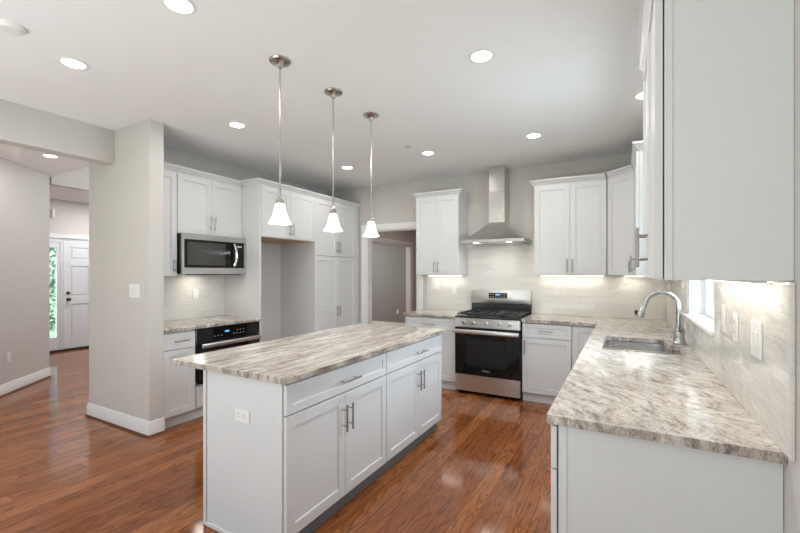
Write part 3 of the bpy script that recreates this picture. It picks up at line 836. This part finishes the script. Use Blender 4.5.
for x, y, r in ((.14, .165, .045), (.14, .44, .036), (.383, .30, .05), (.626, .165, .04), (.626, .44, .032)):
    b = MB().lathe([(0, .018), (r*.7, .018), (r*.75, .012), (r, .010), (r*1.05, 0), (0, 0)], (x, y, .9255), 20).build('burner', 'cast_iron', rg)

hd = thing('range_hood', 'stainless chimney hood on the tiled wall above the range', 'range hood', (-1.391, 5.178, 0))
h = .383; d = .458
m = MB()
m.box(-h, h, -d, 0, 1.80, 1.838, .002)
m.build('rim', 'microwave_steel', hd)
bmz = MB(); b0 = [(-h+.004, -d+.004), (h-.004, -d+.004), (h-.004, 0), (-h+.004, 0)]; cw = .102; t0 = [(-cw, -.232), (cw, -.232), (cw, 0), (-cw, 0)]
rows = []
for i in range(9):
    f = i/8; e2 = f**.82
    rows.append([bmz.bm.verts.new((b0[k][0]*(1-e2)+t0[k][0]*e2, b0[k][1]*(1-e2)+t0[k][1]*e2, 1.8385+f*.222)) for k in range(4)])
for a, b in zip(rows, rows[1:]):
    for k in range(4): bmz.bm.faces.new((a[k], a[(k+1) % 4], b[(k+1) % 4], b[k]))
bmz.bm.faces.new(rows[0][::-1]); bmz.bm.faces.new(rows[-1])
bmz.build('canopy', 'steel', hd, ang=25)
m = MB(); m.box(-.100, .100, -.228, 0, 2.0615, 2.44, .002); m.build('chimney', 'steel_vertical', hd)
m = MB(); m.box(-.096, .096, -.224, 0, 2.4405, CZ-.001, .002); m.build('upper_chimney', 'steel_vertical', hd)
m = MB()
for x in (-.06, -.03, 0, .03, .06): m.tube([(x, -d+.001, 1.819), (x, -d-.003, 1.819)], .007, 12)
m.build('button', 'chrome', hd)
MB().box(-h+.05, h-.05, -d+.05, -.06, 1.796, 1.7995, .001).build('filter', 'steel_vertical', hd)
for x in (-.2, .2): MB().lathe([(0, -.002), (.026, -.002), (.03, .0)], (x, -d+.03, 1.799), 16).build('lamp_lens', 'lens_glow', hd)
lamp('hood_lamp', 'AREA', (-1.391, 4.80, 1.793), (0, 0, 0), 2.0, WARM, .30, .06)

# ------------------------------------------------------------------ lamps
def pendant(loc, label):
    t = thing('pendant_light', label, 'pendant lamp', loc, 0, 'pendant lights over the island')
    z = loc[2]
    MB().lathe([(0, 0), (.066, 0), (.067, -.006), (.062, -.013), (.040, -.018), (.020, -.030), (.014, -.048), (0, -.048)], n=32).build('canopy', 'nickel', t)
    MB().tube([(0, 0, -.046), (0, 0, -.40)], .0045, 10).build('rod', 'nickel', t)
    MB().tube([(0, 0, -.395), (0, 0, -.80)], .0062, 10).build('lower_rod', 'nickel', t)
    MB().lathe([(0, -.79), (.007, -.79), (.009, -.815), (.008, -.850), (.013, -.860), (.015, -.874), (.024, -.884), (.026, -.896), (.026, -.905), (0, -.905)], n=24).build('socket', 'nickel', t)
    prof = [(.021, -.903), (.027, -.909), (.033, -.924), (.037, -.945), (.042, -.968), (.049, -.991), (.058, -1.010), (.067, -1.022), (.072, -1.031)]
    inn = [(r-.004, zz-.001) for r, zz in prof][::-1]
    MB().lathe(prof+inn, n=36, closed=True).build('shade', 'shade_glow', t, ang=60)
    MB().lathe([(0, -.906), (.010, -.908), (.018, -.925), (.020, -.935), (.014, -.958), (0, -.964)], n=18).build('bulb', 'lens_glow', t)
    return t
pd = pendant((-1.902, 1.845, CZ-.0005), 'pendant lamp with bell glass shade, nearest the outlet end of the island')
for x, y, lb in ((-1.884, 2.354, 'pendant lamp with bell glass shade, middle of the three over the island'), (-1.878, 2.854, 'pendant lamp with bell glass shade, nearest the back doorway')):
    q = copy_tree(pd); q.location.x = x; q.location.y = y; q['label'] = lb
for x, y in ((-1.902, 1.845), (-1.884, 2.354), (-1.878, 2.854)): lamp('pendant_lamp', 'POINT', (x, y, CZ-1.02), (0, 0, 0), 1.5, WARM, .03)

rl = thing('recessed_light', 'round recessed ceiling light', 'ceiling light', (0, 0, CZ), 0, 'recessed ceiling lights')
MB().lathe([(.0605, -.001), (.064, -.005), (.080, -.0035), (.082, -.0006), (.0605, -.0006)], n=32, closed=True).build('trim_ring', 'plastic_white', rl)
MB().lathe([(0, -.003), (.056, -.003), (.0602, -.001), (.0602, -.0006), (0, -.0006)], n=32).build('lens', 'lens_glow', rl)
spots = [(-3.085, 1.225, 'recessed light beside the header beam, nearest the smoke detector'),
         (-1.95, 1.215, 'recessed light nearest the camera, cut by the top edge of the photo'),
         (-.775, 2.42, 'recessed light alone in the open ceiling above the sink aisle'),
         (-3.07, 2.46, 'recessed light straight above the microwave cabinets'),
         (-3.08, 4.13, 'recessed light near the pantry, behind the middle pendant rod'),
         (-1.92, 4.075, 'recessed light between third pendant and hood, nearest the ceiling sprinkler'),
         (-.775, 4.065, 'recessed light just right of the hood chimney'),
         (.135, 3.55, 'recessed light over the sink, half hidden behind the close upper cabinet'),
         (-5.745, 2.06, 'recessed light in the passage ceiling past the header beam')]
for i, (x, y, lb) in enumerate(spots):
    q = rl if i == 0 else copy_tree(rl)
    q.location = (x, y, CZ); q['label'] = lb
for x, y, _ in spots:
    lamp('downlight', 'AREA', (x, y, CZ-.012), (0, 0, 0), (2 if x > 0 else DOWN_W*2.8 if x > -1 and y < 3 else DOWN_W), WARM, .12)
lamp('hall_fill', 'AREA', (-2.9, 7.2, CZ-.02), (0, 0, 0), 18, WARM, .3)  # added fill without a fixture, brightens the hall past the doorway
lamp('grey_room_fill', 'AREA', (-6.3, 7.6, CZ-.02), (0, 0, 0), 60, (1, .98, .93), .4)  # added fill without a fixture, lifts the grey far wall
lamp('passage_fill', 'POINT', (-5.6, 4.0, 2.55), (0, 0, 0), 52, (.88, .95, 1), .12)  # added fill hanging free, lights the header and the angled wall
lamp('foyer_fill', 'AREA', (-8.0, 3.9, CZ-.02), (0, 0, 0), 30, (1, 1, 1), .4)  # added fill without a fixture, brightens the front door

def strip(label, loc, L, rz, power):
    t = thing('under_cabinet_light', label, 'light strip', loc, rz, 'under-cabinet light strips')
    MB().box(-L/2, L/2, -.014, .014, -.010, -.0004, .002).build('housing', 'plastic_white', t)
    MB().box(-L/2+.01, L/2-.01, -.010, .010, -.0125, -.0102).build('lens', 'strip_glow', t)
    a = R(rz)
    lamp('strip_lamp', 'AREA', (loc[0], loc[1], loc[2]-.016), (0, 0, a), power, (1, .93, .82), L-.03, .02)
strip('slim light strip under the upper cabinet next to the back doorway', (-2.15, 5.10, UB-.0005), .5, 0, 0.44)
strip('slim light strip under the double upper cabinet beside the corner', (-.55, 5.10, UB-.0005), .7, 0, 0.58)
strip('slim light strip under the diagonal corner cabinet', (.12, 5.02, UB-.0005), .34, -45, 0.45)
strip('slim light strip under the close upper cabinet at the counter end', (.34, 1.93, UB-.0005), .85, 90, 0.75)
lamp('microwave_lamp', 'AREA', (-4.08, 2.78, 1.408), (0, 0, 0), .6, (1, .93, .82), .10)

sd = tag(MB().lathe([(0, -.030), (.030, -.030), (.052, -.026), (.062, -.016), (.066, -.0005), (0, -.0005)], n=32).build('smoke_detector', 'plastic_white'), 'round white smoke detector on the ceiling over the header beam side', 'smoke detector')
sd.location = (-2.92, .872, CZ)
sp = thing('ceiling_sprinkler', 'tiny white sprinkler cap on the ceiling behind the pendants', 'sprinkler', (-2.0, 3.75, CZ))
MB().lathe([(0, -.006), (.034, -.006), (.040, -.0005), (0, -.0005)], n=24).build('cover', 'plastic_white', sp)
MB().lathe([(.020, -.0062), (.026, -.009), (.030, -.0062)], n=24).build('ring', 'nickel', sp)

# ------------------------------------------------------------------ outlets and switches: plate faces -y in its own frame, origin at the back of the plate
def outlet(label, loc, rz, horizontal=False, double=False):
    t = thing('wall_outlet', label, 'outlet', loc, rz, 'electrical outlets')
    w2, h2 = (.057, .035) if horizontal else ((.057, .057) if double else (.035, .057))
    MB().box(-w2, w2, -.006, -.0003, -h2, h2, .003).build('plate', 'plastic_white', t)
    cs = [(-.021, 0), (.021, 0)] if horizontal else [(0, -.021), (0, .021)]
    if double: cs = [(x, z) for x in (-.023, .023) for z in (-.021, .021)]
    for x, z in cs:
        r = MB().box(x-.014, x+.014, -.0075, -.0062, z-.014, z+.014, .0006).build('receptacle', 'plastic_white', t)
        m = MB()
        if horizontal:
            m.box(x-.007, x+.001, -.0080, -.0076, z-.008, z-.005); m.box(x-.006, x+.001, -.0080, -.0076, z+.005, z+.008)
        else:
            m.box(x-.008, x-.005, -.0080, -.0076, z-.001, z+.007); m.box(x+.005, x+.008, -.0080, -.0076, z-.001, z+.006)
        m.build('slot', 'dark_slot', r)
    return t
def switch(label, loc, rz, n):
    t = thing('light_switch', label, 'switch', loc, rz, 'light switches')
    w2 = .035+.026*(n-1)
    MB().box(-w2, w2, -.006, -.0003, -.061, .061, .003).build('plate', 'plastic_white', t)
    for k in range(n):
        x = (k-(n-1)/2)*.046
        m = MB(); m.box(x-.011, x+.011, -.0095, -.0062, -.026, .026, .001); m.build('toggle', 'plastic_white', t)
    return t
outlet('white outlet low on the angled wall', (-6.375+.0005, 1.876+.0004, .44), 46.9, False)
outlet('white outlet on the island end panel', (-1.772, 1.4547, .672), 0, True)
outlet('white outlet on the tile below the microwave', (-4.2497, 2.842, 1.195), 90, False)
outlet('white outlet on the back tile, closest to the range', (-2.048, 5.1797, 1.205), 0, False)
outlet('white outlet on the back tile beside the sink corner', (-.717, 5.1797, 1.212), 0, False)
switch('double white switch on the back tile, closest to the doorway', (-2.325, 5.1797, 1.262), 0, 2)
switch('triple white switch on the face of the wall stub', (-3.845, 1.9897, 1.268), 0, 3)
switch('double white switch on the tile by the counter end', (.3897, 1.765, 1.205), -90, 2)
outlet('white outlet on the window-wall tile, between the two switches', (.3897, 2.055, 1.210), -90, False)
switch('single white switch on the tile right beside the sink window', (.3897, 2.275, 1.225), -90, 1)
outlet('white outlet on the far grey wall', (-5.22, 9.1997, .42), 0, False)
ch = thing('door_chime', 'small white door chime at the end of the angled wall', 'door chime', (-6.985, 2.512, 2.265), 180)
MB().box(-.045, .045, -.032, -.0005, -.062, .062, .010, 2).build('cover', 'plastic_white', ch)
MB().box(-.035, .035, -.034, -.0322, -.012, -.008).build('slot', 'grey_mark', ch)
